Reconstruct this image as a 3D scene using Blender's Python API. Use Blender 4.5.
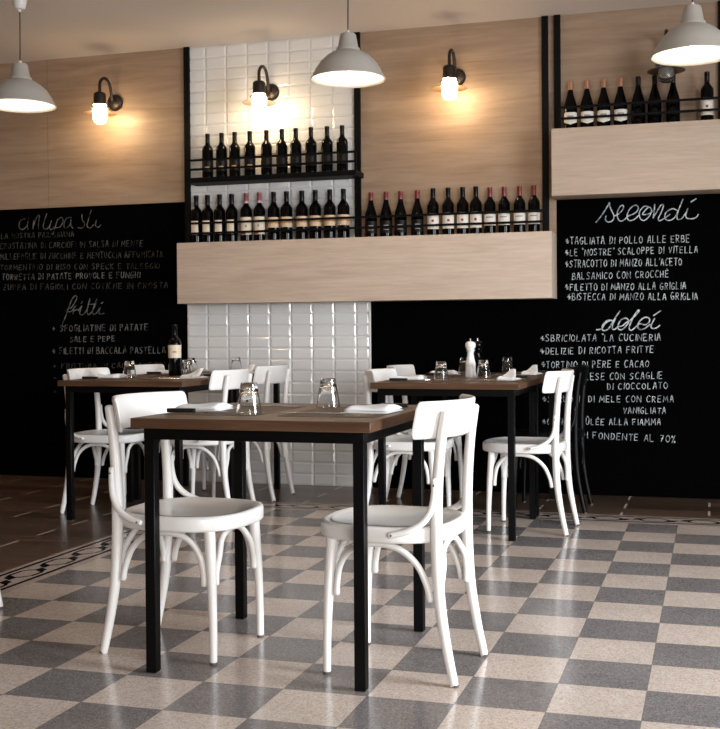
import bpy, bmesh, math, random
from mathutils import Vector, Matrix
random.seed(7)
for o in list(bpy.data.objects): bpy.data.objects.remove(o)
scn = bpy.context.scene
COL = scn.collection
PI = math.pi

# ------------------------------------------------------------------ camera
F, YAW, PIT, ROLL, CY, CX = 1103.5, .2828, -.0089, -.007, 342.3, 393.5
fwd = Vector((-math.sin(YAW), math.cos(YAW), 0)); rgt = Vector((math.cos(YAW), math.sin(YAW), 0)); upv = Vector((0, 0, 1))
f2 = fwd*math.cos(PIT)+upv*math.sin(PIT); u2 = upv*math.cos(PIT)-fwd*math.sin(PIT)
r3 = rgt*math.cos(ROLL)+u2*math.sin(ROLL); u3 = u2*math.cos(ROLL)-rgt*math.sin(ROLL)
cam = bpy.data.cameras.new('camera'); camo = bpy.data.objects.new('camera', cam); COL.objects.link(camo)
M = Matrix((r3, u3, -f2)).transposed().to_4x4(); M.translation = Vector((0, 0, 1.0)); camo.matrix_world = M
cam.sensor_fit = 'HORIZONTAL'; cam.sensor_width = 36; cam.lens = F*36/720
cam.shift_x = -(CX-360)/720; cam.shift_y = -(364.5-CY)/720
cam.clip_start = .05; scn.camera = camo

# ------------------------------------------------------------------ world, large lights, exposure
w = bpy.data.worlds.new('room_ambient'); scn.world = w; w.use_nodes = True
bg = w.node_tree.nodes['Background']; bg.inputs[0].default_value = (.98, .91, .87, 1); bg.inputs[1].default_value = .17
tcw = w.node_tree.nodes.new('ShaderNodeTexCoord'); sx_ = w.node_tree.nodes.new('ShaderNodeSeparateXYZ'); rw = w.node_tree.nodes.new('ShaderNodeValToRGB')
mr_ = w.node_tree.nodes.new('ShaderNodeMapRange'); mr_.inputs[1].default_value = -1; mr_.inputs[2].default_value = 1
for a_, b_ in ((tcw.outputs['Generated'], sx_.inputs[0]), (sx_.outputs[0], mr_.inputs[0]), (mr_.outputs[0], rw.inputs[0]), (rw.outputs[0], bg.inputs[0])): w.node_tree.links.new(a_, b_)
rw.color_ramp.elements[0].color = (1.0, .70, .46, 1); rw.color_ramp.elements[1].color = (.88, .94, 1.0, 1)
def area(name, loc, target, sx, sy, power, col, spread):
    l = bpy.data.lights.new(name, 'AREA'); l.shape = 'RECTANGLE'; l.size = sx; l.size_y = sy; l.energy = power; l.color = col
    l.spread = math.radians(spread)
    o = bpy.data.objects.new(name, l); COL.objects.link(o); o.location = loc
    o.rotation_euler = (Vector(target)-Vector(loc)).to_track_quat('-Z', 'Y').to_euler(); return o
area('window_daylight', (3.6, 2.6, 1.45), (-.9, 4.0, -.5), 1.6, 2.2, 160, (.88, .94, 1.0), 105)
area('front_window_daylight', (2.2, -2.4, 1.3), (-.4, 3.0, .05), 2.2, 1.8, 60, (1.0, .96, .93), 92)
vs = scn.view_settings; vs.view_transform = 'Standard'; vs.look = 'None'; vs.gamma = 1; vs.use_curve_mapping = False; vs.exposure = 0.12
LAMP_E, BULB_E = 64.0, 55.0

# ------------------------------------------------------------------ materials
def mat(name, col, rough=.5, metal=0, spec=.5, coat=0):
    m = bpy.data.materials.new(name); m.use_nodes = True; b = m.node_tree.nodes['Principled BSDF']
    b.inputs['Base Color'].default_value = (*col, 1); b.inputs['Roughness'].default_value = rough
    b.inputs['Metallic'].default_value = metal; b.inputs['Specular IOR Level'].default_value = spec
    b.inputs['Coat Weight'].default_value = coat
    return m
def N(m, t, **k):
    n = m.node_tree.nodes.new(t)
    for a, v in k.items(): setattr(n, a, v)
    return n
def L(m, a, b): m.node_tree.links.new(a, b)
def ramp(m, stops):
    r = N(m, 'ShaderNodeValToRGB'); e = r.color_ramp.elements
    while len(e) < len(stops): e.new(.5)
    for i, (p, c) in enumerate(stops): e[i].position = p; e[i].color = (*c, 1)
    return r
def objco(m, scale=(1, 1, 1), rot=(0, 0, 0), world=False):
    mp = N(m, 'ShaderNodeMapping'); mp.inputs['Scale'].default_value = scale; mp.inputs['Rotation'].default_value = rot
    if world: g = N(m, 'ShaderNodeNewGeometry'); L(m, g.outputs['Position'], mp.inputs[0])
    else: g = N(m, 'ShaderNodeTexCoord'); L(m, g.outputs['Object'], mp.inputs[0])
    return mp.outputs[0]
def noise(m, co, scale, detail=4, rough=.5, dist=0):
    n = N(m, 'ShaderNodeTexNoise'); n.inputs['Scale'].default_value = scale; n.inputs['Detail'].default_value = detail
    n.inputs['Roughness'].default_value = rough; n.inputs['Distortion'].default_value = dist; L(m, co, n.inputs['Vector']); return n.outputs['Fac']
def bump(m, h, strength=.1, dist=.01):
    b = N(m, 'ShaderNodeBump'); b.inputs['Strength'].default_value = strength; b.inputs['Distance'].default_value = dist
    L(m, h, b.inputs['Height']); L(m, b.outputs[0], m.node_tree.nodes['Principled BSDF'].inputs['Normal'])
def P(m): return m.node_tree.nodes['Principled BSDF']
def mix(m, fac, a, b, mode='MIX'):
    x = N(m, 'ShaderNodeMix', data_type='RGBA', blend_type=mode)
    for s, v in ((x.inputs[0], fac), (x.inputs[6], a), (x.inputs[7], b)):
        if isinstance(v, (int, float)): s.default_value = v
        elif isinstance(v, tuple): s.default_value = (*v, 1)
        else: L(m, v, s)
    return x.outputs[2]

MT = {}
def wood(name, c1, c2, c3, axis=0, scale=1.0, rough=.45, contrast=1, bumpy=.05):
    m = mat(name, c2, rough)
    s = [10*scale]*3; s[axis] = .9*scale
    co = objco(m, tuple(s), world=True)
    a = noise(m, co, 2.2, 8, .62, .6); r = ramp(m, [(.2, c1), (.5, c2), (.82, c3)]); L(m, a, r.inputs[0])
    s2 = [60*scale]*3; s2[axis] = 3*scale
    b = noise(m, objco(m, tuple(s2), world=True), 2, 5, .6)
    r2 = ramp(m, [(.3, (.86, .86, .86)), (.7, (1.05, 1.05, 1.05))]); L(m, b, r2.inputs[0])
    L(m, mix(m, .7*contrast, r.outputs[0], r2.outputs[0], 'MULTIPLY'), P(m).inputs['Base Color'])
    bump(m, b, bumpy, .004); return m
MT['panel'] = wood('dim_lit_travertine_wood', (.25, .165, .105), (.35, .24, .16), (.45, .325, .23), 0, .8, .5)  # colour darker than the ledge to stand in for weaker light higher up
MT['ledge'] = wood('bright_lit_ledge_wood', (.50, .385, .29), (.61, .48, .375), (.70, .57, .46), 0, 1.0, .5)  # panel wood in a lighter tone, imitating the stronger light lower down
MT['table'] = wood('walnut_table_wood', (.042, .019, .009), (.085, .041, .021), (.15, .08, .043), 0, 1.6, .36)
MT['mat_paper'] = wood('brown_paper', (.07, .045, .03), (.10, .065, .045), (.13, .085, .06), 1, 3, .6)
MT['white'] = mat('white_paint', (.78, .76, .735), .32, coat=.15)
m = MT['white']; bump(m, noise(m, objco(m), 35, 3), .03, .002)
MT['chairblack'] = mat('black_paint', (.001, .001, .0012), .4, 0, .15)
MT['seatwarm'] = MT['white']
MT['steel'] = mat('black_steel', (.0012, .0012, .0015), .42, 0, .16)
MT['frame'] = mat('matt_black_steel', (.002, .002, .002), .6, 0, .15)
MT['board'] = mat('blackboard_paint', (.0009, .0009, .0010), .95, 0, .02)
m = MT['board']; bump(m, noise(m, objco(m), 60, 3), .02, .001)
MT['ceiling'] = mat('ceiling_plaster', (.74, .68, .64), .9)
MT['wall_warm'] = mat('warm_bounce_plaster', (.55, .34, .2), .9)  # colour of the unseen left wall, added to bounce warm light onto chairs
MT['wall'] = mat('wall_plaster', (.5, .45, .4), .9)
MT['tile'] = mat('white_glazed_tile', (.74, .74, .73), .12, coat=.3)
MT['grout'] = mat('tile_grout', (.62, .60, .57), .8)
MT['trimwhite'] = mat('tile_edge_trim', (.8, .8, .8), .25)
MT['brass'] = mat('bronze_metal', (.016, .009, .006), .4, 0, .4)
MT['shade'] = mat('shade_enamel', (.40, .37, .33), .42)
MT['shade_in'] = mat('shade_white_inside', (.9, .86, .8), .5)
MT['cord'] = mat('grey_cord', (.03, .028, .026), .6)
MT['plastic'] = mat('white_plastic', (.7, .68, .66), .35)
MT['napkin'] = mat('white_linen', (.86, .87, .88), .85)
m = MT['napkin']; bump(m, noise(m, objco(m), 300, 2), .15, .001)
MT['silver'] = mat('cutlery_steel', (.75, .75, .76), .2, 1)
MT['handle'] = mat('black_handle', (.008, .008, .008), .35)
MT['bottle'] = mat('dark_bottle_glass', (.0008, .0008, .001), .06, 0, .17)
MT['cap_black'] = mat('black_capsule', (.002, .002, .0022), .3, 0, .2)
MT['cap_red'] = mat('red_capsule', (.17, .022, .02), .35)
MT['cap_pink'] = mat('rose_capsule', (.26, .055, .07), .35)
MT['cap_pinkband'] = mat('pink_band', (.62, .36, .36), .5)
MT['cap_copper'] = mat('copper_capsule', (.36, .15, .08), .35)
MT['lab_cream'] = mat('cream_label', (.78, .66, .5), .6)
MT['lab_tan'] = mat('tan_label', (.7, .5, .32), .6)
MT['lab_white'] = mat('white_label', (.8, .75, .67), .6)
MT['lab_gold'] = mat('gold_label', (.42, .24, .10), .5)
MT['lab_dark'] = mat('dark_label', (.005, .004, .0035), .5, 0, .2)
MT['ink'] = mat('label_ink', (.06, .05, .05), .6)
MT['inkgrey'] = mat('label_grey_print', (.30, .30, .30), .5)
MT['red'] = mat('label_red', (.25, .04, .03), .6)
MT['ceramic'] = mat('white_ceramic', (.84, .83, .81), .18, coat=.3)
MT['rubber'] = mat('leg_glide', (.09, .075, .065), .6)
def emis(name, col, s):
    m = mat(name, col, .4); b = P(m); b.inputs['Emission Color'].default_value = (*col, 1); b.inputs['Emission Strength'].default_value = s; return m
MT['lampglow'] = emis('frosted_glass_lit', (1, .74, .43), LAMP_E)
MT['bulb'] = emis('pendant_bulb_lit', (1, .82, .60), BULB_E)
def glass(name, col=(1, 1, 1), rough=.02):
    m = mat(name, col, rough); P(m).inputs['Transmission Weight'].default_value = 1; P(m).inputs['IOR'].default_value = 1.45; return m
MT['glass'] = glass('tumbler_glass', (.97, .98, .98))
MT['amberglass'] = mat('brim_metal', (.16, .10, .055), .35, .6)
def chalk(name, lo, hi, sc):
    m = mat(name, hi, .95, 0, .1); a = noise(m, objco(m), sc, 4, .7); r = ramp(m, [(.38, lo), (.58, hi)]); L(m, a, r.inputs[0])
    L(m, r.outputs[0], P(m).inputs['Base Color']); return m
MT['chalk'] = chalk('white_chalk', (.14, .16, .165), (.60, .66, .68), 50)
MT['chalkfaint'] = chalk('rubbed_chalk', (.002, .002, .002), (.075, .07, .06), 16)
MT['chalkmid'] = chalk('worn_chalk', (.008, .008, .008), (.19, .185, .17), 20)
# floor: terrazzo checker
def terrazzo(name, base, dark, light):
    m = mat(name, base, .16, 0, .5)
    co = objco(m, world=True)
    v = N(m, 'ShaderNodeTexVoronoi'); v.inputs['Scale'].default_value = 210; L(m, co, v.inputs['Vector'])
    r = ramp(m, [(.0, dark), (.30, base), (.72, base), (.95, light)]);
    sep = N(m, 'ShaderNodeSeparateColor'); L(m, v.outputs['Color'], sep.inputs[0]); L(m, sep.outputs[0], r.inputs[0])
    n = noise(m, co, 3.5, 5, .6); r2 = ramp(m, [(.3, (.88, .88, .88)), (.7, (1.05, 1.05, 1.05))]); L(m, n, r2.inputs[0])
    c = mix(m, 1, r.outputs[0], r2.outputs[0], 'MULTIPLY')
    return m, c
T = .2461; X0 = -.1832; Y0 = 2.8837
XB, YB = X0-10*T, Y0+12*T
m, cl = terrazzo('terrazzo_tiles', (.60, .50, .43), (.44, .34, .28), (.70, .62, .56)); MT['floor'] = m
nt = m.node_tree
# second colour
def tz2(m):
    co = objco(m, world=True)
    v = N(m, 'ShaderNodeTexVoronoi'); v.inputs['Scale'].default_value = 240; L(m, co, v.inputs['Vector'])
    sep = N(m, 'ShaderNodeSeparateColor'); L(m, v.outputs['Color'], sep.inputs[0])
    r = ramp(m, [(.0, (.13, .12, .12)), (.3, (.205, .187, .182)), (.75, (.22, .202, .196)), (.96, (.30, .28, .275))]); L(m, sep.outputs[1], r.inputs[0])
    n = noise(m, co, 4, 5, .6); r2 = ramp(m, [(.3, (.86, .86, .86)), (.7, (1.08, 1.08, 1.08))]); L(m, n, r2.inputs[0])
    return mix(m, 1, r.outputs[0], r2.outputs[0], 'MULTIPLY')
dk = tz2(m)
g = N(m, 'ShaderNodeNewGeometry'); mp = N(m, 'ShaderNodeVectorMath', operation='SUBTRACT'); mp.inputs[1].default_value = (X0, Y0, -.05)
L(m, g.outputs['Position'], mp.inputs[0])
ch = N(m, 'ShaderNodeTexChecker'); ch.inputs['Scale'].default_value = 1/T; ch.inputs['Color1'].default_value = (1, 1, 1, 1); ch.inputs['Color2'].default_value = (0, 0, 0, 1)
L(m, mp.outputs[0], ch.inputs['Vector'])
CHK = mix(m, ch.outputs['Fac'], dk, cl)
# thin joints between the tiles
br = N(m, 'ShaderNodeTexBrick'); br.offset = 0; br.inputs['Scale'].default_value = 1; br.inputs['Brick Width'].default_value = T; br.inputs['Row Height'].default_value = T
br.inputs['Mortar Size'].default_value = .0009; br.inputs['Mortar Smooth'].default_value = 0; L(m, mp.outputs[0], br.inputs['Vector'])
L(m, mix(m, br.outputs['Fac'], CHK, (.2, .16, .14)), P(m).inputs['Base Color'])
rn = noise(m, objco(m, world=True), 6, 4); rr = N(m, 'ShaderNodeMapRange'); rr.inputs[3].default_value = .10; rr.inputs[4].default_value = .24; L(m, rn, rr.inputs[0]); L(m, rr.outputs[0], P(m).inputs['Roughness'])
bump(m, noise(m, objco(m, world=True), 12, 2), .012, .01)
m, cl = terrazzo('border_terrazzo', (.52, .42, .36), (.38, .3, .25), (.6, .52, .47)); MT['border'] = m; L(m, cl, P(m).inputs['Base Color'])
MT['inlay'] = mat('black_inlay_stone', (.008, .008, .008), .25)
# plank floor
m = mat('dark_wood_planks', (.06, .035, .02), .28); MT['planks'] = m
g = N(m, 'ShaderNodeNewGeometry'); sb = N(m, 'ShaderNodeVectorMath', operation='SUBTRACT'); sb.inputs[1].default_value = (-3.25, 5.096, 0); L(m, g.outputs['Position'], sb.inputs[0])
def mth(m, op, a, b=None):
    n = N(m, 'ShaderNodeMath', operation=op)
    for k, v in enumerate((a, b)):
        if v is None: continue
        if isinstance(v, (int, float)): n.inputs[k].default_value = v
        else: L(m, v, n.inputs[k])
    return n.outputs[0]
sp = N(m, 'ShaderNodeSeparateXYZ'); L(m, sb.outputs[0], sp.inputs[0])
v_ = mth(m, 'DIVIDE', sp.outputs[1], .155); row_ = mth(m, 'FLOOR', v_); odd = mth(m, 'MODULO', mth(m, 'ABSOLUTE', row_), 2.0)
u_ = mth(m, 'ADD', mth(m, 'DIVIDE', sp.outputs[0], .92), mth(m, 'MULTIPLY', odd, .5))
fu = mth(m, 'ABSOLUTE', mth(m, 'SUBTRACT', mth(m, 'FRACT', mth(m, 'ADD', u_, .5)), .5))
joint = mth(m, 'LESS_THAN', fu, .0065)
fv = mth(m, 'ABSOLUTE', mth(m, 'SUBTRACT', mth(m, 'FRACT', mth(m, 'ADD', v_, .5)), .5))
edge = mth(m, 'LESS_THAN', fv, .012)
cell = N(m, 'ShaderNodeCombineXYZ'); L(m, mth(m, 'FLOOR', u_), cell.inputs[0]); L(m, row_, cell.inputs[1])
wn = N(m, 'ShaderNodeTexWhiteNoise', noise_dimensions='2D'); L(m, cell.outputs[0], wn.inputs['Vector'])
tone = ramp(m, [(0, (.6, .6, .6)), (1, (1.3, 1.3, 1.3))]); L(m, wn.outputs['Value'], tone.inputs[0])
a = noise(m, objco(m, (1.2, 14, 1), world=True), 3, 8, .65, .4); r = ramp(m, [(.25, (.04, .024, .016)), (.5, (.095, .06, .042)), (.78, (.18, .12, .085))]); L(m, a, r.inputs[0])
c = mix(m, 1, r.outputs[0], tone.outputs[0], 'MULTIPLY')
c = mix(m, edge, c, (.02, .012, .008))
L(m, mix(m, joint, c, (.62, .55, .47)), P(m).inputs['Base Color']); bump(m, a, .06, .003)

# ------------------------------------------------------------------ mesh helpers
def bm_new(): return bmesh.new()
def box(bm, lo, hi, bev=0, seg=2):
    r = bmesh.ops.create_cube(bm, size=1); vs_ = r['verts']
    for v in vs_: v.co = Vector([lo[i]+(v.co[i]+.5)*(hi[i]-lo[i]) for i in range(3)])
    if bev:
        es = list({e for v in vs_ for e in v.link_edges})
        bmesh.ops.bevel(bm, geom=es, offset=bev, segments=seg, affect='EDGES', profile=.6)
def catmull(pts, n=6):
    pts = [Vector(p) for p in pts]; out = []
    for i in range(len(pts)-1):
        p0 = pts[max(i-1, 0)]; p1 = pts[i]; p2 = pts[i+1]; p3 = pts[min(i+2, len(pts)-1)]
        for k in range(n):
            t = k/n; out.append(.5*((2*p1)+(p2-p0)*t+(2*p0-5*p1+4*p2-p3)*t*t+(3*p1-p0-3*p2+p3)*t**3))
    out.append(pts[-1]); return out
def tube(bm, pts, rad, n=10, smooth=6, round_end=True, sq=(1, 1)):
    """pts may carry a radius as 4th value"""
    if not isinstance(rad, (int, float)):
        q = catmull([(p[0], p[1], p[2]) for p in pts], smooth) if smooth else [Vector(p) for p in pts]
        m_ = len(q)-1; R_ = []
        for i in range(len(q)):
            t = i/m_*(len(rad)-1); k = min(int(t), len(rad)-2); R_.append(rad[k]*(1-t+k)+rad[k+1]*(t-k))
    else:
        q = catmull(pts, smooth) if smooth else [Vector(p) for p in pts]; R_ = [rad]*len(q)
    up = Vector((0, 0, 1)); rings = []
    t0 = (q[1]-q[0]).normalized(); ref = up if abs(t0.dot(up)) < .9 else Vector((1, 0, 0))
    nrm = (ref-t0*ref.dot(t0)).normalized()
    ends = []
    for i, p in enumerate(q):
        t = (q[min(i+1, len(q)-1)]-q[max(i-1, 0)]).normalized()
        nrm = (nrm-t*nrm.dot(t)).normalized(); b = t.cross(nrm)
        ends.append((p, t, nrm, b, R_[i]))
    seq = []
    if round_end: p, t, a, b, r = ends[0]; seq += [(p-t*r*.5, a, b, r*.55), (p-t*r*.25, a, b, r*.88)]
    seq += [(p, a, b, r) for p, t, a, b, r in ends]
    if round_end: p, t, a, b, r = ends[-1]; seq += [(p+t*r*.25, a, b, r*.88), (p+t*r*.5, a, b, r*.55)]
    for p, a, b, r in seq:
        rings.append([bm.verts.new(p+a*math.cos(2*PI*k/n)*r*sq[0]+b*math.sin(2*PI*k/n)*r*sq[1]) for k in range(n)])
    for i in range(len(rings)-1):
        for k in range(n): bm.faces.new((rings[i][k], rings[i][(k+1) % n], rings[i+1][(k+1) % n], rings[i+1][k]))
    bm.faces.new(rings[0][::-1]); bm.faces.new(rings[-1])
def lathe(bm, prof, n=24, c=(0, 0, 0), a0=0, a1=2*PI):
    full = abs(a1-a0-2*PI) < 1e-6; m_ = n if full else n+1; rings = []
    for r, z in prof:
        if r < 1e-6: rings.append([bm.verts.new((c[0], c[1], c[2]+z))]*m_)
        else: rings.append([bm.verts.new((c[0]+r*math.cos(a0+(a1-a0)*k/n), c[1]+r*math.sin(a0+(a1-a0)*k/n), c[2]+z)) for k in range(m_)])
    for i in range(len(rings)-1):
        for k in range(n):
            k2 = (k+1) % m_ if full else k+1
            f = []
            for v in (rings[i][k], rings[i][k2], rings[i+1][k2], rings[i+1][k]):
                if v not in f: f.append(v)
            if len(f) >= 3:
                try: bm.faces.new(f)
                except ValueError: pass
def build(name, bm, m, parent=None, smooth=True, loc=None, rz=0, angle=40):
    bmesh.ops.recalc_face_normals(bm, faces=bm.faces[:])
    me = bpy.data.meshes.new(name); bm.to_mesh(me); bm.free()
    me.materials.append(m)
    if smooth:
        for p in me.polygons: p.use_smooth = True
        try: me.set_sharp_from_angle(angle=math.radians(angle))
        except Exception: pass
    o = bpy.data.objects.new(name, me); COL.objects.link(o)
    if parent: o.parent = parent
    if loc is not None: o.location = loc
    o.rotation_euler[2] = rz
    return o
def tag(o, label=None, cat=None, group=None, kind=None):
    if label: o['label'] = label
    if cat: o['category'] = cat
    if group: o['group'] = group
    if kind: o['kind'] = kind
    return o
def thing(name, loc=(0, 0, 0), rz=0, label=None, cat=None, group=None):
    o = bpy.data.objects.new(name, None); o.empty_display_size = .1; COL.objects.link(o); o.location = loc; o.rotation_euler[2] = rz
    return tag(o, label, cat, group)
KIDS = {}
def kids(o): return [c for c in bpy.data.objects if c.parent == o]
def dup(root, loc, rz, label, group=None):
    r = root.copy(); COL.objects.link(r); r.location = loc; r.rotation_euler[2] = rz; r['label'] = label
    if group: r['group'] = group
    for ch in kids(root):
        c_ = ch.copy(); COL.objects.link(c_); c_.parent = r
        for g_ in kids(ch):
            d_ = g_.copy(); COL.objects.link(d_); d_.parent = c_
    return r
def sbox(name, lo, hi, m, bev=0, parent=None, kind=None, smooth=False):
    bm = bm_new(); box(bm, lo, hi, bev); o = build(name, bm, m, parent, smooth or bev > 0)
    if kind: o['kind'] = kind
    return o

# ------------------------------------------------------------------ the room
WY = 6.80; H = 2.935
XL, XR, YF = -6.6, 4.6, -3.2
XW1, XW2, XW3 = -3.43, -2.19, -.927       # tile left edge, tile right edge above the ledge, wood right edge
sbox('wall_back', (XL, WY+.012, 0), (XR, WY+.15, H), MT['wall'], kind='structure')
sbox('ceiling', (XL, YF, H), (XR, WY+.15, H+.1), MT['ceiling'], kind='structure')
sbox('wall_left', (XL-.1, YF, 0), (XL, WY+.15, H), MT['wall_warm'], kind='structure')
bm = bm_new(); box(bm, (XB, YF, -.05), (XR, YB, 0)); tag(build('floor', bm, MT['floor'], smooth=False), kind='structure')
# plank area (L shape around the border)
BW = T
bm = bm_new(); box(bm, (XL, YF, -.05), (XB-BW, WY+.012, 0)); box(bm, (XB-BW, YB+BW, -.05), (XR, WY+.012, 0))
tag(build('floor', bm, MT['planks'], smooth=False), kind='structure')
bm = bm_new(); box(bm, (XB-BW, YF, -.05), (XB, YB+BW, 0)); box(bm, (XB, YB, -.05), (XR, YB+BW, 0))
bo = tag(build('trim_1', bm, MT['border'], smooth=False), kind='structure')
# inlay of the border: two black lines and a chain of linked figures
YS = [0]
def ribbon(bm, pts, w, z0, z1, ax='z'):
    """one continuous flat strip of width w along 2D points, thickness z0..z1"""
    q = []
    for p in pts:
        p = Vector(p)
        if not q or (p-q[-1]).length > 1e-6: q.append(p)
    n = len(q)
    if n < 2: return
    lo = []; hi = []; YS[0] = (YS[0]+1) % 40
    for i in range(n):
        d0 = (q[i]-q[i-1]).normalized() if i else None; d1 = (q[i+1]-q[i]).normalized() if i < n-1 else None
        if d0 is None: d = d1; k = 1
        elif d1 is None: d = d0; k = 1
        else:
            d = d0+d1; d = d.normalized() if d.length > 1e-4 else d0; k = min(1/max(.35, d.dot(d0)), 1.8)
        nn = Vector((-d.y, d.x))*w/2*k; p = q[i]-(d*w*.3 if i == 0 else Vector((0, 0)))+(d*w*.3 if i == n-1 else Vector((0, 0)))
        off = (YS[0]*1.5e-5+i*4e-6)*(1 if ax == 'z' else -1)
        A, B_ = p+nn, p-nn
        if ax == 'z': lo.append([bm.verts.new((A.x, A.y, z0)), bm.verts.new((B_.x, B_.y, z0))]); hi.append([bm.verts.new((A.x, A.y, z1)), bm.verts.new((B_.x, B_.y, z1))])
        else: hi.append([bm.verts.new((A.x, z0+off, A.y)), bm.verts.new((B_.x, z0+off, B_.y))]); lo.append([bm.verts.new((A.x, z1, A.y)), bm.verts.new((B_.x, z1, B_.y))])
    for i in range(n-1):
        bm.faces.new((hi[i][0], hi[i+1][0], hi[i+1][1], hi[i][1])); bm.faces.new((lo[i][1], lo[i+1][1], lo[i+1][0], lo[i][0]))
        for k in (0, 1): bm.faces.new((lo[i][k], lo[i+1][k], hi[i+1][k], hi[i][k]))
    for e in (0, n-1): bm.faces.new((lo[e][0], lo[e][1], hi[e][1], hi[e][0]))
def poly(bm, pts, z0, z1):
    lo = [bm.verts.new((x, y, z0)) for x, y in pts]; hi = [bm.verts.new((x, y, z1)) for x, y in pts]
    bm.faces.new(lo[::-1]); bm.faces.new(hi); n = len(pts)
    for k in range(n): bm.faces.new((lo[k], lo[(k+1) % n], hi[(k+1) % n], hi[k]))
bm = bm_new()
z0, z1 = -.002, .0006
xo, xi = XB-BW+.037, XB-.050
yo, yi = YB+BW-.037, YB+.050
def seg(a, b, w): ribbon(bm, [a, b], w, z0, z1)
seg((xo, YF), (xo, yo), .019); seg((xi, YF), (xi, yi), .019)
seg((xo, yo), (XR, yo), .017); seg((xi, yi), (XR, yi), .017)
def motif(o, ex, ey):   # o = origin on the centre line, ex along the strip, ey across
    f = lambda a, b: (o[0]+ex[0]*a+ey[0]*b, o[1]+ex[1]*a+ey[1]*b)
    for s in (1, -1):
        poly(bm, [f(0, -s*.006), f(s*.026, s*.038), f(s*.076, s*.038), f(s*.050, -s*.006)][::s], z0, z1)
    ribbon(bm, [f(.050, .032), f(.085, .048), f(.15, .048), f(.185, .02), f(.205, -.02)], .013, z0, z1)
    ribbon(bm, [f(.040, .004), f(.060, -.03), f(.09, -.048), f(.165, -.048), f(.200, -.036)], .013, z0, z1)
cxm = (xo+xi)/2; cym = (yo+yi)/2
for k in range(15): motif((cxm, 5.60-k*T), (0, -1), (1, 0))
for k in range(19): motif((XB+.003+k*T, cym), (1, 0), (0, 1))
build('black_inlay', bm, MT['inlay'], bo, smooth=False)

# wall cladding
sbox('trim_2', (-4.497, WY-.004, 1.895), (XW1, WY+.012, H), MT['panel'], kind='structure')
sbox('trim_3', (XL, WY-.004, 1.895), (-4.5, WY+.012, H), MT['panel'], kind='structure')
sbox('trim_4', (XW2, WY-.004, 1.2), (XW3, WY+.012, H), MT['panel'], kind='structure')
sbox('trim_5', (XW3+.003, WY-.004, 1.826), (XR, WY+.012, H), MT['panel'], kind='structure')
XT2 = -2.137
# bevelled tiles: one slab of grout and a mesh of tiles for each field
def tiles(name, x0, x1, zlo, zhi):
    g_ = sbox(name, (x0, WY-.001, zlo), (x1, WY+.012, zhi), MT['grout'], kind='structure')
    bm = bm_new(); tw, th, gap, bv, dp = .1505, .0752, .0016, .011, .006
    x = x0
    ys = WY-.001
    while x < x1-.01:
        xe = min(x+tw, x1); z = zlo
        while z < zhi-.01:
            ze = min(z+th, zhi); a = (x+gap, z+gap, xe-gap, ze-gap)
            if a[2]-a[0] > .03 and a[3]-a[1] > .025:
                o4 = [(a[0], a[1]), (a[2], a[1]), (a[2], a[3]), (a[0], a[3])]
                i4 = [(a[0]+bv, a[1]+bv), (a[2]-bv, a[1]+bv), (a[2]-bv, a[3]-bv), (a[0]+bv, a[3]-bv)]
                jx, jz = random.uniform(-.0006, .0006), random.uniform(-.0006, .0006)
                lo = [bm.verts.new((p, ys-.0015, q)) for p, q in o4]; lb = [bm.verts.new((p, ys, q)) for p, q in o4]
                hi = [bm.verts.new((p, ys-dp+(jx if k in (0, 3) else -jx)+(jz if k < 2 else -jz), q)) for k, (p, q) in enumerate(i4)]
                bm.faces.new(hi)
                for k in range(4):
                    bm.faces.new((lo[k], lo[(k+1) % 4], hi[(k+1) % 4], hi[k])); bm.faces.new((lb[k], lb[(k+1) % 4], lo[(k+1) % 4], lo[k]))
            z += th
        x += tw
    build('glazed_tiles', bm, MT['tile'], g_, smooth=False)
tiles('trim_6', XW1, XT2, 0.0, 1.2)
tiles('trim_7', XW1, XW2, 1.2, H)
sbox('trim_8', (XT2, WY-.012, 0), (XT2+.012, WY+.012, 1.2), MT['trimwhite'], .002, kind='structure')

# blackboards
bb1 = thing('blackboard', (XW1, WY, 0), 0, 'large black chalkboard wall on the left with faint antipasti and fritti menus', 'blackboard')
sbox('board', (XL-XW1, -.004, 0), (0, .010, 1.895), MT['board'], parent=bb1)
bb2 = thing('blackboard', (XT2+.013, WY, 0), 0, 'large black chalkboard wall on the right with secondi and dolci menus', 'blackboard')
bm = bm_new(); box(bm, (0, -.004, 0), (XW3-XT2-.013, .010, 1.199)); box(bm, (XW3-XT2-.013+.001, -.004, 0), (XR-XT2, .010, 1.826)); build('board', bm, MT['board'], bb2, smooth=False)

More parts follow.
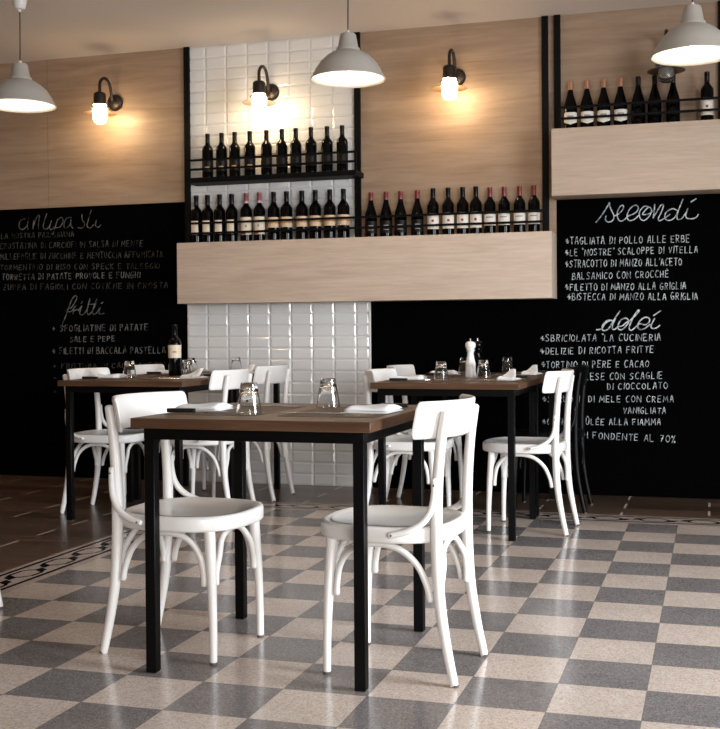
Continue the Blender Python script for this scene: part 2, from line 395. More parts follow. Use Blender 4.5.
# ------------------------------------------------------------------ chalk lettering
def wallpt(px, py, Y=WY-.005):
    v = f2*F+r3*(px-CX)-u3*(py-CY); k = Y/v.y; return v.x*k, v.z*k+1.0
A_ = lambda *p: list(p)
G = {  # strokes on a 4 x 6 grid; 's' prefix = smooth
 'A': [[(0,0),(1.6,6),(2.4,6),(4,0)],[(.6,2.3),(3.5,2.3)]],
 'B': [[(0,0),(0,6)],['s',(0,6),(2.6,5.8),(2.8,3.8),(0,3.2),(3.4,2.8),(3.5,.5),(0,0)]],
 'C': [['s',(3.8,5.4),(1.8,6),(0,3.2),(1.2,.1),(3.8,.5)]],
 'D': [[(.3,0),(.3,6)],['s',(0,6),(2.8,5.4),(3.8,3),(2.8,.6),(0,0)]],
 'E': [[(3.6,6),(0,6),(0,0),(3.6,0)],[(0,3.1),(3,3.1)]],
 'F': [[(3.6,6),(0,6),(0,0)],[(0,3.2),(2.8,3.2)]],
 'G': [['s',(3.6,5.6),(1.6,6),(0,3),(1.4,0),(3.6,.6),(3.8,2.6)],[(2,2.7),(4,2.7)]],
 'H': [[(0,0),(0,6)],[(3.6,0),(3.6,6)],[(0,3),(3.6,3)]],
 'I': [[(.4,0),(.5,6)]],
 'K': [[(0,0),(0,6)],[(3.4,6),(0,2.8),(3.6,0)]],
 'L': [[(0,6),(0,0),(3.2,.1)]],
 'M': [[(0,0),(.5,6),(2,2),(3.6,6),(4,0)]],
 'N': [[(0,0),(.1,6),(3.4,0),(3.5,6)]],
 'O': [['s',(2,6),(.2,4.4),(.2,1.5),(2,0),(3.8,1.5),(3.8,4.4),(2,6)]],
 'P': [[(.2,0),(.2,6)],['s',(0,6),(3,5.6),(3.1,3.4),(.2,2.9)]],
 'Q': [['s',(2,6),(.2,4.4),(.2,1.5),(2,0),(3.8,1.5),(3.8,4.4),(2,6)],[(2.4,1.4),(4,-.4)]],
 'R': [[(.2,0),(.2,6)],['s',(0,6),(3,5.6),(3.1,3.5),(.2,3)],[(1.2,3),(3.6,0)]],
 'S': [['s',(3.6,5.4),(1.8,6.1),(.2,4.7),(1.8,3.2),(3.4,1.7),(2,0),(0,.6)]],
 'T': [[(0,6),(4,6)],[(2,6),(2,0)]],
 'U': [['s',(0,6),(.1,1.6),(1.8,0),(3.5,1.6),(3.6,6)]],
 'V': [[(0,6),(1.9,0),(3.8,6)]],
 'Z': [[(0,6),(3.6,6),(0,0),(3.8,0)],[(.9,3),(2.8,3)]],
 '*': [[(0,3),(3.4,3)],[(1.8,5.4),(1.8,.8)],[(.5,4.6),(3.0,1.4)]],
 '+': [[(.2,3),(3.4,3)],[(1.8,4.6),(1.8,1.4)]],
 '"': [[(.4,6.6),(.7,5.4)],[(1.5,6.6),(1.7,5.4)]], "'": [[(.6,6.8),(.4,5.4)]], '.': [[(.4,0),(.7,.2)]],
 '7': [[(0,6),(3.4,6),(1.2,0)],[(.9,3),(3,3)]], '0': [['s',(2,6),(.2,4.4),(.2,1.5),(2,0),(3.8,1.5),(3.8,4.4),(2,6)]],
 '%': [[(3.6,6.4),(.2,-.4)],['s',(.6,6),(0,5.2),(.8,4.6),(1.3,5.4),(.6,6)],['s',(3,1.4),(2.4,.6),(3.2,0),(3.7,.8),(3,1.4)]],
}
ACC = {'À': ('A', [(1.2,8),(2.4,6.9)]), 'È': ('E', [(1.0,8),(2.2,6.9)]), 'Û': ('U', [(.6,7),(1.8,8.2),(3,7)]), 'É': ('E', [(1.4,6.9),(2.8,8.2)])}
def glyph(ch):
    if ch in ACC: return G[ACC[ch][0]]+[ACC[ch][1]]
    return G[ch]
def adv(ch): return {' ': 3.4, 'I': 2.0, 'M': 6.2, 'N': 5.6, '*': 5.4, '"': 2.6, "'": 1.8, '.': 2}.get(ch, 5.1)
def chalkline(text, x0, y0, x1, y1, hpx, m, wid, parent, name='menu_line'):
    """text from photo point (x0,y0) to (x1,y1) on the board, capitals hpx high"""
    a = wallpt(x0, y0); b = wallpt(x1, y1); top = wallpt(x0, y0-hpx)
    h = (top[1]-a[1])*.86; tot = sum(adv(c) for c in text)-1.1
    sx = (b[0]-a[0])/tot; bm = bm_new(); x = 0
    for c in text:
        if c != ' ':
            j = random.uniform(-.4, .4); sc = random.uniform(.9, 1.06); sl = random.uniform(-.03, .10)
            for st in glyph(c):
                pts = [p for p in st if p != 's']
                if st[0] == 's': pts = [(q.x, q.y) for q in catmull([(p[0], p[1], 0) for p in pts], 4)]
                W = []
                for p in pts:
                    gx = x+p[0]*(1.08 if c in 'MN*' else .80)+.3+p[1]*sl+random.uniform(-.08, .08); gz = (p[1]*sc+j*.5+random.uniform(-.1, .1))/6
                    t_ = gx/tot
                    W.append((a[0]+gx*sx, a[1]+(b[1]-a[1])*t_+gz*h))
                ribbon(bm, W, wid*random.uniform(.85, 1.15), WY-.0058, WY-.004, ax='y')
        x += adv(c)
    bmesh.ops.translate(bm, verts=bm.verts[:], vec=-Vector(parent.location))
    return build(name, bm, m, parent, smooth=False)
def chalkcurve(strokes, ox, oy, sc, m, wid, parent, name='menu_heading'):
    bm = bm_new()
    for st in strokes:
        q = catmull([(ox+p[0]/sc, oy+p[1]/sc, 0) for p in st], 7)
        ribbon(bm, [wallpt(p.x, p.y) for p in q], wid, WY-.0058, WY-.004, ax='y')
    bmesh.ops.translate(bm, verts=bm.verts[:], vec=-Vector(parent.location))
    return build(name, bm, m, parent, smooth=False)
C1 = MT['chalk']
chalkcurve([[(38,190),(70,150),(100,105),(122,68)],[(122,68),(128,100),(150,150),(140,180),(115,188),(98,176),(100,150)],
  [(150,150),(175,140),(205,110),(208,85),(190,90),(170,130),(180,175),(205,180),(240,150)],
  [(240,150),(285,130),(303,100),(285,82),(250,105),(232,150),(245,178),(280,170),(310,140)],
  [(372,95),(340,90),(310,125),(315,165),(340,178),(372,150),(385,115),(372,95),(350,110),(330,140),(370,135),(405,110)],
  [(405,78),(402,120),(394,165)],[(394,165),(420,120),(445,82),(460,85),(445,130),(428,165),(435,180),(465,165),(500,140)],
  [(545,115),(515,105),(475,130),(470,165),(495,178),(530,160),(555,110),(582,45)],[(555,110),(545,150),(550,172),(575,165),(600,130),(612,105)],
  [(612,105),(600,140),(605,162),(635,168),(665,158),(678,140)],[(632,62),(665,42)]], 590, 192, 720/115, C1, .0062, bb2)
chalkcurve([[(58,250),(90,246),(110,235),(140,190),(185,165),(200,170)],[(200,170),(160,165),(120,200),(108,240),(130,258),(170,235),(210,170),(268,82)],
  [(230,150),(205,200),(200,240),(225,245),(255,215)],[(350,170),(325,145),(280,160),(255,205),(255,240),(285,250),(325,215),(350,175),(320,190),(290,215),(250,220)],
  [(350,175),(400,130),(440,85),(432,75),(400,120),(365,190),(352,235),(370,255),(400,235),(430,205)],
  [(430,205),(455,195),(500,205),(535,175),(530,145),(490,140),(445,175),(430,215),(445,245),(490,240),(540,200)],
  [(582,148),(560,190),(548,222),(565,238),(600,232),(628,210)],[(572,122),(635,80)]], 590, 302, 9.0, C1, .0072, bb2)
B = bb2
for t in [('*TAGLIATA DI POLLO ALLE ERBE',565,244.5,690,242,8),('*LE "NOSTRE" SCALOPPE DI VITELLA',565,256,698,252.5,7.5),
 ("*STRACOTTO DI MANZO ALL'ACETO",565,267.5,682,265,8),('BALSAMICO CON CROCCHÈ',572,279.5,669,277,7.5),
 ('*FILETTO DI MANZO ALLA GRIGLIA',565,290.5,686,289,7.5),('*BISTECCA DI MANZO ALLA GRIGLIA',567,300,698,299.5,7.5),
 ('*SBRICIOLATA "LA CUCINERIA',540,341.5,661,340.5,7.5),('*DELIZIE DI RICOTTA FRITTE',540,354.5,654,352.5,7.5),
 ('*TORTINO DI PERE E CACAO',541,368,649,367,7.5),('LESE CON SCAGLIE',585,380,663,378.5,7.5),('DI CIOCCOLATO',607,389.5,668,388.5,7),
 ('*STRUDEL DI MELE CON CREMA',542,402,674,402,7),('VANIGLIATA',623,413.5,666,413.5,7),('*CREME BRÛLÉE ALLA FIAMMA',542,424.5,661,425,7),
 ('DI FONDENTE AL 70%',581,438,676,442.5,7.5)]:
    chalkline(*t, C1, .0036, B)
C2 = MT['chalkfaint']; C3 = MT['chalkmid']; B = bb1
chalkcurve([[(110,105),(75,120),(65,160),(85,185),(120,160),(135,100)],[(135,100),(125,150),(130,185)],
  [(165,180),(170,130),(178,110)],[(172,150),(195,90),(212,85),(205,140),(205,178)],[(265,70),(245,130),(240,170),(265,180),(290,150)],[(298,120),(285,165),(295,185),(318,165)],
  [(345,100),(330,150),(308,220)],[(340,120),(370,95),(382,125),(360,165),(330,170)],[(440,95),(405,105),(388,150),(400,175),(430,150),(442,95)],[(442,95),(438,150),(455,178)],
  [(518,75),(520,110),(538,145),(520,172),(490,170)],[(585,45),(565,110),(555,160),(580,172),(600,150)],[(622,115),(615,155),(635,168),(655,150)]], 10, 204, 7.2, C3, .0048, bb1)
chalkcurve([[(160,235),(190,215),(240,190),(290,110),(298,75),(275,65),(240,110),(205,200),(170,300),(138,375),(140,405),(165,400)],
  [(180,225),(230,240),(285,175)],[(285,175),(265,200),(255,265)],[(262,235),(300,215),(318,230)],[(318,225),(350,180),(335,230),(330,265),(365,272),(410,215),(442,95)],
  [(442,95),(415,200),(415,265),(445,262),(490,190),(520,98)],[(520,98),(485,190),(470,250),(490,268),(520,250),(560,185)],[(560,185),(545,230),(550,265),(598,262)],
  [(430,160),(515,155)],[(345,150),(358,128)],[(568,150),(585,135)]], 50, 290, 11.08, MT['chalkmid'], .0062, bb1)
for t in [('LA NOSTRA PARMIGIANA',1,238.5,74,236.5,5.5,C2),('CROSTATINA DI CARCIOFI IN SALSA DI MENTE',0,249,143,246,6.5,C2),
 ('MILLEFOGLIE DI ZUCCHINE E MENTUCCIA AFFUMICATA',0,259.5,163,257,6.5,C2),('TORMENTINO DI RISO CON SPECK E TALEGGIO',0,270,160,268.5,6,C2),
 ('TORRETTA DI PATATE PROVOLE E FUNGHI',2,280,140,277.5,6.5,C3),('ZUPPA DI FAGIOLI CON COTICHE IN CROSTA',3,290,168,288,6.5,C2),
 ('+ SFOGLIATINE DI PATATE',52,331.5,148,330,7,C3),('SALE E PEPE',70,342,115,341,6,C3),
 ('* FILETTI DI BACCALÀ PASTELLATI',52,354,172,353,7,C3),('+ FRITTURA DI CALAMARETTI',53,368.5,165,367.5,5.5,C2),('+',53,380,57,380,5,C2),('+',53,394,57,394,5,C2)]:
    chalkline(*t[:6], t[6], .0045, B)

# ------------------------------------------------------------------ ledges
YL = 6.58
def ledge(name, x0, x1, zlo, zhi, label):
    o = sbox(name, (0, 0, 0), (x1-x0, WY-.006-YL, zhi-zlo), MT['ledge'], .002); o.location = (x0, YL, zlo); return tag(o, label, 'wall shelf')
LZ1, LZ2 = 1.598, 2.205
ledge('wooden_ledge', -3.392, XW3, 1.199, LZ1, 'long pale wooden box ledge carrying the lower row of wine bottles')
ledge('wooden_ledge', -.925, 2.6, 1.806, LZ2, 'higher pale wooden box ledge above the secondi menu on the right')

# ------------------------------------------------------------------ black steel racks
YP = 6.605
def post(parent, x, z0, z1, y=WY-.0245):
    sbox('post', (x-.0195, y, z0), (x+.0195, y+.02, z1), MT['frame'], parent=parent)
def rail(parent, x0, x1, z):
    sbox('rail', (x0, YP+.002, z-.007), (x1, YP+.010, z+.007), MT['frame'], parent=parent)
def rail_upright(parent, x, z0, z1):
    sbox('rail_support', (x, YP+.0102, z0), (x+.012, YP+.019, z1), MT['frame'], parent=parent)
rk = thing('steel_bottle_rack', (0, 0, 0), 0, 'black steel frame with posts, rails and an upper shelf on the long ledge', 'rack')
PA, PB, PC = -3.412, -2.203, -.990
for x in (PA, PB, PC): post(rk, x, LZ1, H)
sbox('shelf', (-3.335, YP, 1.992), (PB+.045, WY-.031, 2.025), MT['frame'], parent=rk)
for z in (LZ1+.062, LZ1+.128): rail(rk, -3.335, -.955, z)
for z in (2.025+.055, 2.025+.115): rail(rk, -3.335, -2.158, z)
for x, a, b in ((-3.334, LZ1, LZ1+.135), (-2.16, LZ1, LZ1+.135), (-.968, LZ1, LZ1+.135), (-3.334, 2.0252, 2.146), (-2.171, 2.0252, 2.146)): rail_upright(rk, x, a, b)
rk2 = thing('steel_bottle_rack', (0, 0, 0), 0, 'black steel frame with posts and rails on the higher right ledge', 'rack')
PD, PE = -.915, .05
for x in (PD, PE): post(rk2, x, LZ2, H)
for z in (LZ2+.062, LZ2+.128): rail(rk2, -.885, .07, z)

for x in (-.884, .056): rail_upright(rk2, x, LZ2, LZ2+.135)
# ------------------------------------------------------------------ bottles
def bottle(name, kind, cap, label):
    t = thing(name)
    bm = bm_new()
    if kind == 'bord': prof = [(0, .004), (.022, .0), (.0335, .0), (.0365, .004), (.037, .01), (.037, .188), (.035, .202), (.028, .214), (.0185, .226), (.0145, .238), (.0138, .25), (.0136, .292), (0, .293)]
    else: prof = [(0, .004), (.024, 0), (.037, 0), (.040, .004), (.0405, .01), (.0405, .135), (.037, .16), (.029, .19), (.021, .215), (.0155, .24), (.014, .26), (.0136, .292), (0, .293)]
    lathe(bm, prof, 24); build('glass_body', bm, MT['bottle'], t)
    bm = bm_new(); lathe(bm, [(.0150, .238), (.0148, .283), (.0156, .284), (.0156, .299), (.014, .3005), (0, .3005)], 20); cp = build('capsule', bm, MT[cap], t)
    if cap == 'cap_pink':
        bm = bm_new(); lathe(bm, [(.0156, .238), (.0157, .239), (.0157, .250), (.0156, .251)], 20); build('neck_band', bm, MT['cap_pinkband'], cp)
    def wrap(nm, z0, z1, m_, half=75, rr=.0378, par=t, point=False, a_off=0):
        bm = bm_new(); n = 20; Q = []
        for k in range(n+1):
            a = math.radians(-90+a_off-half+2*half*k/n); u = abs(k/n*2-1); zz = z0+(.016*u if point else 0)
            Q.append([bm.verts.new((r_*math.cos(a), r_*math.sin(a), z_)) for r_, z_ in ((rr, zz), (rr, z1), (rr-.0005, z1), (rr-.0005, zz))])
        for k in range(n):
            for e in range(4): bm.faces.new((Q[k][e], Q[k+1][e], Q[k+1][(e+1) % 4], Q[k][(e+1) % 4]))
        bm.faces.new(Q[0]); bm.faces.new(Q[-1][::-1])
        return build(nm, bm, m_, par)
    if label == 'white_small': wrap('label', .055, .140, MT['lab_cream'], 38, a_off=-14)
    elif label == 'tall': l = wrap('label', .045, .152, MT['lab_cream'], 72); wrap('label_foot', .047, .062, MT['red'], 30, .0386, l, a_off=-30); wrap('label_print', .09, .105, MT['inkgrey'], 9, .0386, l)
    elif label == 'tan': l = wrap('label', .082, .145, MT['lab_tan'], 80); wrap('label_band', .108, .122, MT['lab_gold'], 78, .0386, l)
    elif label == 'reddot': l = wrap('label', .044, .142, MT['lab_white'], 76); wrap('emblem', .088, .102, MT['red'], 11, .0386, l)
    elif label == 'cream': l = wrap('label', .056, .128, MT['lab_white'], 76); wrap('label_print', .104, .112, MT['inkgrey'], 34, .0386, l); wrap('label_line', .072, .076, MT['inkgrey'], 20, .0386, l)
    elif label == 'pointed': l = wrap('label', .034, .108, MT['lab_white'], 66, .0413, point=True); wrap('label_print', .078, .088, MT['inkgrey'], 26, .0421, l)
    elif label == 'darkmarks': l = wrap('label', .03, .11, MT['lab_dark'], 60, .0413); wrap('label_print', .075, .082, MT['inkgrey'], 22, .0421, l); wrap('label_line', .05, .054, MT['inkgrey'], 26, .0421, l)
    elif label == 'gold': l = wrap('label', .045, .12, MT['lab_dark'], 60); wrap('emblem', .055, .078, MT['lab_gold'], 24, .0386, l)
    elif label == 'dark': wrap('label', .05, .13, MT['lab_dark'], 60)
    elif label == 'table': l = wrap('label', .105, .180, MT['lab_cream'], 80, .0378); wrap('label_print', .135, .145, MT['inkgrey'], 18, .0386, l)
    return t
ordn = ['first', 'second', 'third', 'fourth', 'fifth', 'sixth', 'seventh', 'eighth', 'ninth', 'tenth', 'eleventh', 'twelfth']
def row(pxs, py, Y, z, proto, labels, group, zs=1):
    proto.scale = (min(1.05, zs), min(1.05, zs), zs)
    v = None
    for i, px in enumerate(pxs):
        q = f2*F+r3*(px-CX)-u3*(py-CY); k = Y/q.y; x = q.x*k
        rz = math.atan2(-x, Y)*0.75
        lb = labels(i)
        if i == 0: proto.location = (x, Y, z); proto.rotation_euler[2] = rz+random.uniform(-.05, .05); tag(proto, lb, 'wine bottle', group)
        else: dup(proto, (x, Y, z), rz+random.uniform(-.1, .1), lb, group)
YBt = 6.70
row([196.4, 207.6, 219.7, 231.8], 220, YBt, LZ1, bottle('wine_bottle', 'bord', 'cap_black', 'white_small'),
    lambda i: 'black-capped wine bottle with narrow cream label, %s from left on long ledge' % ordn[i], 'wine bottles on the long ledge', 1.075)
row([246.3, 259.5], 220, YBt, LZ1, bottle('wine_bottle', 'bord', 'cap_pink', 'tall'),
    lambda i: '%s of the two rose-capped wine bottles with tall cream labels' % ['left', 'right'][i], 'wine bottles on the long ledge', 1.075)
row([273.7, 286.6, 302, 315.4, 329.9, 343.6], 220, YBt, LZ1, bottle('wine_bottle', 'bord', 'cap_black', 'tan'),
    lambda i: 'black-capped wine bottle with wide tan label, %s of six left of the middle post' % ordn[i], 'wine bottles on the long ledge', 1.075)
row([371, 386.2, 400.7, 417.4], 220, YBt, LZ1, bottle('wine_bottle', 'burg', 'cap_red', 'darkmarks'),
    lambda i: 'slope-shouldered red-capped dark bottle, %s of four right of the middle post' % ordn[i], 'wine bottles on the long ledge', .972)
row([433.1, 448.3, 462.9, 476], 220, YBt, LZ1, bottle('wine_bottle', 'bord', 'cap_black', 'reddot'),
    lambda i: 'bottle with white label and red emblem, %s of four on the long ledge' % ordn[i], 'wine bottles on the long ledge', 1.0)
row([490, 504.3, 519.7, 534], 220, YBt, LZ1, bottle('wine_bottle', 'bord', 'cap_red', 'cream'),
    lambda i: 'red-capped bottle with white label, %s of four ending the long ledge' % ordn[i], 'wine bottles on the long ledge', .97)
row([207.7, 221.7, 234.8, 249.9], 160, YBt, 2.0255, bottle('wine_bottle', 'bord', 'cap_black', 'gold'),
    lambda i: 'dark wine bottle with small gold mark, %s from left on the upper steel shelf' % ordn[i], 'wine bottles on the upper steel shelf')
row([266.6, 282, 296, 311.1, 327.2, 342.3], 160, YBt, 2.0255, bottle('wine_bottle', 'bord', 'cap_black', 'dark'),
    lambda i: 'all-dark wine bottle on the upper steel shelf, %s from left of its six' % ordn[i], 'wine bottles on the upper steel shelf')
row([570.5, 586.9, 603.7, 620.4], 100, YBt, LZ2, bottle('wine_bottle', 'burg', 'cap_copper', 'pointed'),
    lambda i: 'copper-capped wine bottle with pointed white label, %s of four on the high right ledge' % ordn[i], 'wine bottles on the high right ledge')
row([638.2, 654.7, 673.1], 100, YBt, LZ2, bottle('wine_bottle', 'burg', 'cap_black', 'dark'),
    lambda i: 'unlabelled dark wine bottle under the pendant lamp, %s of three on the right ledge' % ordn[i], 'wine bottles on the high right ledge')
row([707.1], 100, YBt, LZ2, bottle('wine_bottle', 'bord', 'cap_black', 'reddot'),
    lambda i: 'lone wine bottle with white label standing at the right end of the high ledge', 'wine bottles on the high right ledge')

# ------------------------------------------------------------------ wall lamps
def wall_lamp(px, py, Y, label, lit=True, zfix=None):
    q = f2*F+r3*(px-CX)-u3*(py-CY); k = Y/q.y; x = q.x*k; z = 1+q.z*k
    if zfix: z = zfix
    t = thing('wall_lamp', (x, WY-.0045, z), 0, label, 'wall lamp', 'swan neck wall lamps')
    D = WY-.0045-Y                     # lamp head distance from the wall
    bm = bm_new(); lathe(bm, [(0, 0), (.056, 0), (.058, .006), (.054, .020), (.040, .030), (.012, .034), (0, .034)], 28)
    bmesh.ops.rotate(bm, verts=bm.verts[:], cent=(0, 0, 0), matrix=Matrix.Rotation(PI/2, 3, 'X')); build('wall_plate', bm, MT['brass'], t)
    bm = bm_new(); tube(bm, [(0, -.02, .0), (0, -.045, .01), (0, -.058, .05), (0, -.075, .10), (0, -.11, .135), (0, -.16, .135), (0, -D+.005, .10), (0, -D, .05), (0, -D, .015)], .0105, 10, 6); build('swan_neck', bm, MT['brass'], t)
    bm = bm_new(); lathe(bm, [(0, .03), (.03, .03), (.039, .022), (.041, .012), (.041, -.045), (.043, -.047), (.043, -.052), (.0, -.052)], 28, (0, -D, 0)); build('lamp_cap', bm, MT['brass'], t)
    bm = bm_new(); zc = -.108
    lathe(bm, [(.048, zc+.012), (.075, zc+.008), (.108, zc), (.109, zc-.002), (.075, zc+.005), (.048, zc+.009), (.048, zc+.012)], 36, (0, -D, 0))
    build('brim_disc', bm, MT['amberglass'], t)
    bm = bm_new()
    lathe(bm, [(.057, -.070), (.060, -.068), (.060, -.074), (.057, -.074), (.057, -.070)], 28, (0, -D, 0))
    for k_ in range(4):
        a = PI/4+k_*PI/2; tube(bm, [(.042*math.cos(a), -D+.042*math.sin(a), -.045), (.057*math.cos(a), -D+.057*math.sin(a), -.07), (.056*math.cos(a), -D+.056*math.sin(a), zc+.005)], .0018, 6, 2)
    build('cage_ring', bm, MT['brass'], t)
    bm = bm_new()
    pr_ = [(.040, -.050), (.043, -.07), (.0455, -.10), (.0455, -.140), (.042, -.156), (.033, -.171), (.018, -.179), (0, -.181)]
    lathe(bm, pr_, 28, (0, -D, 0))
    if lit: build('glass_globe', bm, MT['lampglow'], t)
    else:
        lathe(bm, [(.038, -.050), (.041, -.07), (.0435, -.10), (.0435, -.140), (.040, -.154), (.032, -.168), (.017, -.1765), (0, -.1785)], 28, (0, -D, 0))
        build('glass_globe', bm, MT['glass'], t)
        bm = bm_new(); lathe(bm, [(0, -.052), (.014, -.052), (.014, -.075), (.02, -.09), (.026, -.105), (.026, -.12), (.016, -.138), (0, -.142)], 20, (0, -D, 0)); build('unlit_bulb', bm, MT['plastic'], t)
    return t
WL = 6.59
wall_lamp(99.8, 97, WL, 'lit swan neck wall lamp on the left wooden panel above the antipasti board')
wall_lamp(259.1, 86, WL, 'lit swan neck wall lamp on the white tiles above the upper bottle shelf')
wall_lamp(449.4, 70.5, WL, 'lit swan neck wall lamp on the middle wooden panel')
wall_lamp(666, 52, WL, 'unlit swan neck wall lamp partly hidden behind the right pendant', False)

# ------------------------------------------------------------------ pendants
def pendant(px, py, D, label):
    q = (f2*F+r3*(px-CX)-u3*(py-CY))*(D/F); x, y, z = q.x, q.y, q.z+1      # rim plane
    t = thing('pendant_lamp', (x, y, z), 0, label, 'pendant lamp', 'white metal pendant lamps')
    bm = bm_new()
    outer = [(.190, -.002), (.1905, .004), (.184, .012), (.166, .050), (.140, .088), (.108, .118), (.078, .136), (.062, .142), (.0595, .156), (.052, .162), (.041, .222), (.036, .230), (.010, .232)]
    inner = [(.006, .226), (.034, .222), (.048, .160), (.060, .136), (.076, .130), (.106, .113), (.137, .084), (.163, .047), (.181, .010), (.187, -.001)]
    lathe(bm, outer+inner+[outer[0]], 56); sh = build('lamp_shade', bm, MT['shade'], t, angle=50)
    bm = bm_new(); tube(bm, [(0, 0, .228), (0, 0, .245)], .009, 12, 0); build('cord_grip', bm, MT['plastic'], t)
    bm = bm_new(); tube(bm, [(0, 0, .24), (.001, .001, .24+(H-z-.24)*.5), (0, 0, H-z-.05)], .0036, 8, 4, False); build('cord', bm, MT['cord'], t)
    bm = bm_new(); lathe(bm, [(0, H-z-.160), (.008, H-z-.160), (.009, H-z-.147), (.026, H-z-.145), (.031, H-z-.138), (.042, H-z-.085), (.048, H-z-.001), (0, H-z-.001)], 28); build('ceiling_cup', bm, MT['plastic'], t)
    bm = bm_new(); lathe(bm, [(0, .205), (.02, .205), (.02, .155), (0, .155)], 20); build('lamp_socket', bm, MT['plastic'], t)
    bm = bm_new(); lathe(bm, [(0, .155), (.014, .152), (.022, .135), (.034, .11), (.040, .085), (.036, .062), (.022, .048), (0, .043)], 28); build('light_bulb', bm, MT['bulb'], t)
    bm = bm_new(); lathe(bm, [(.0465, .1605), (.0585, .1372), (.0755, .1295), (.1055, .1125), (.1365, .0835), (.1625, .0465), (.1803, .0102)], 56); build('shade_lining', bm, MT['shade_in'], sh)
pendant(20.5, 106, 6.07, 'white metal pendant lamp at the left edge, with its ceiling cup in view')
pendant(348.3, 79.5, 5.59, 'white metal pendant lamp hanging in the middle before the tiled wall')
pendant(692.7, 56, 5.14, 'white metal pendant lamp at the upper right before the high ledge')

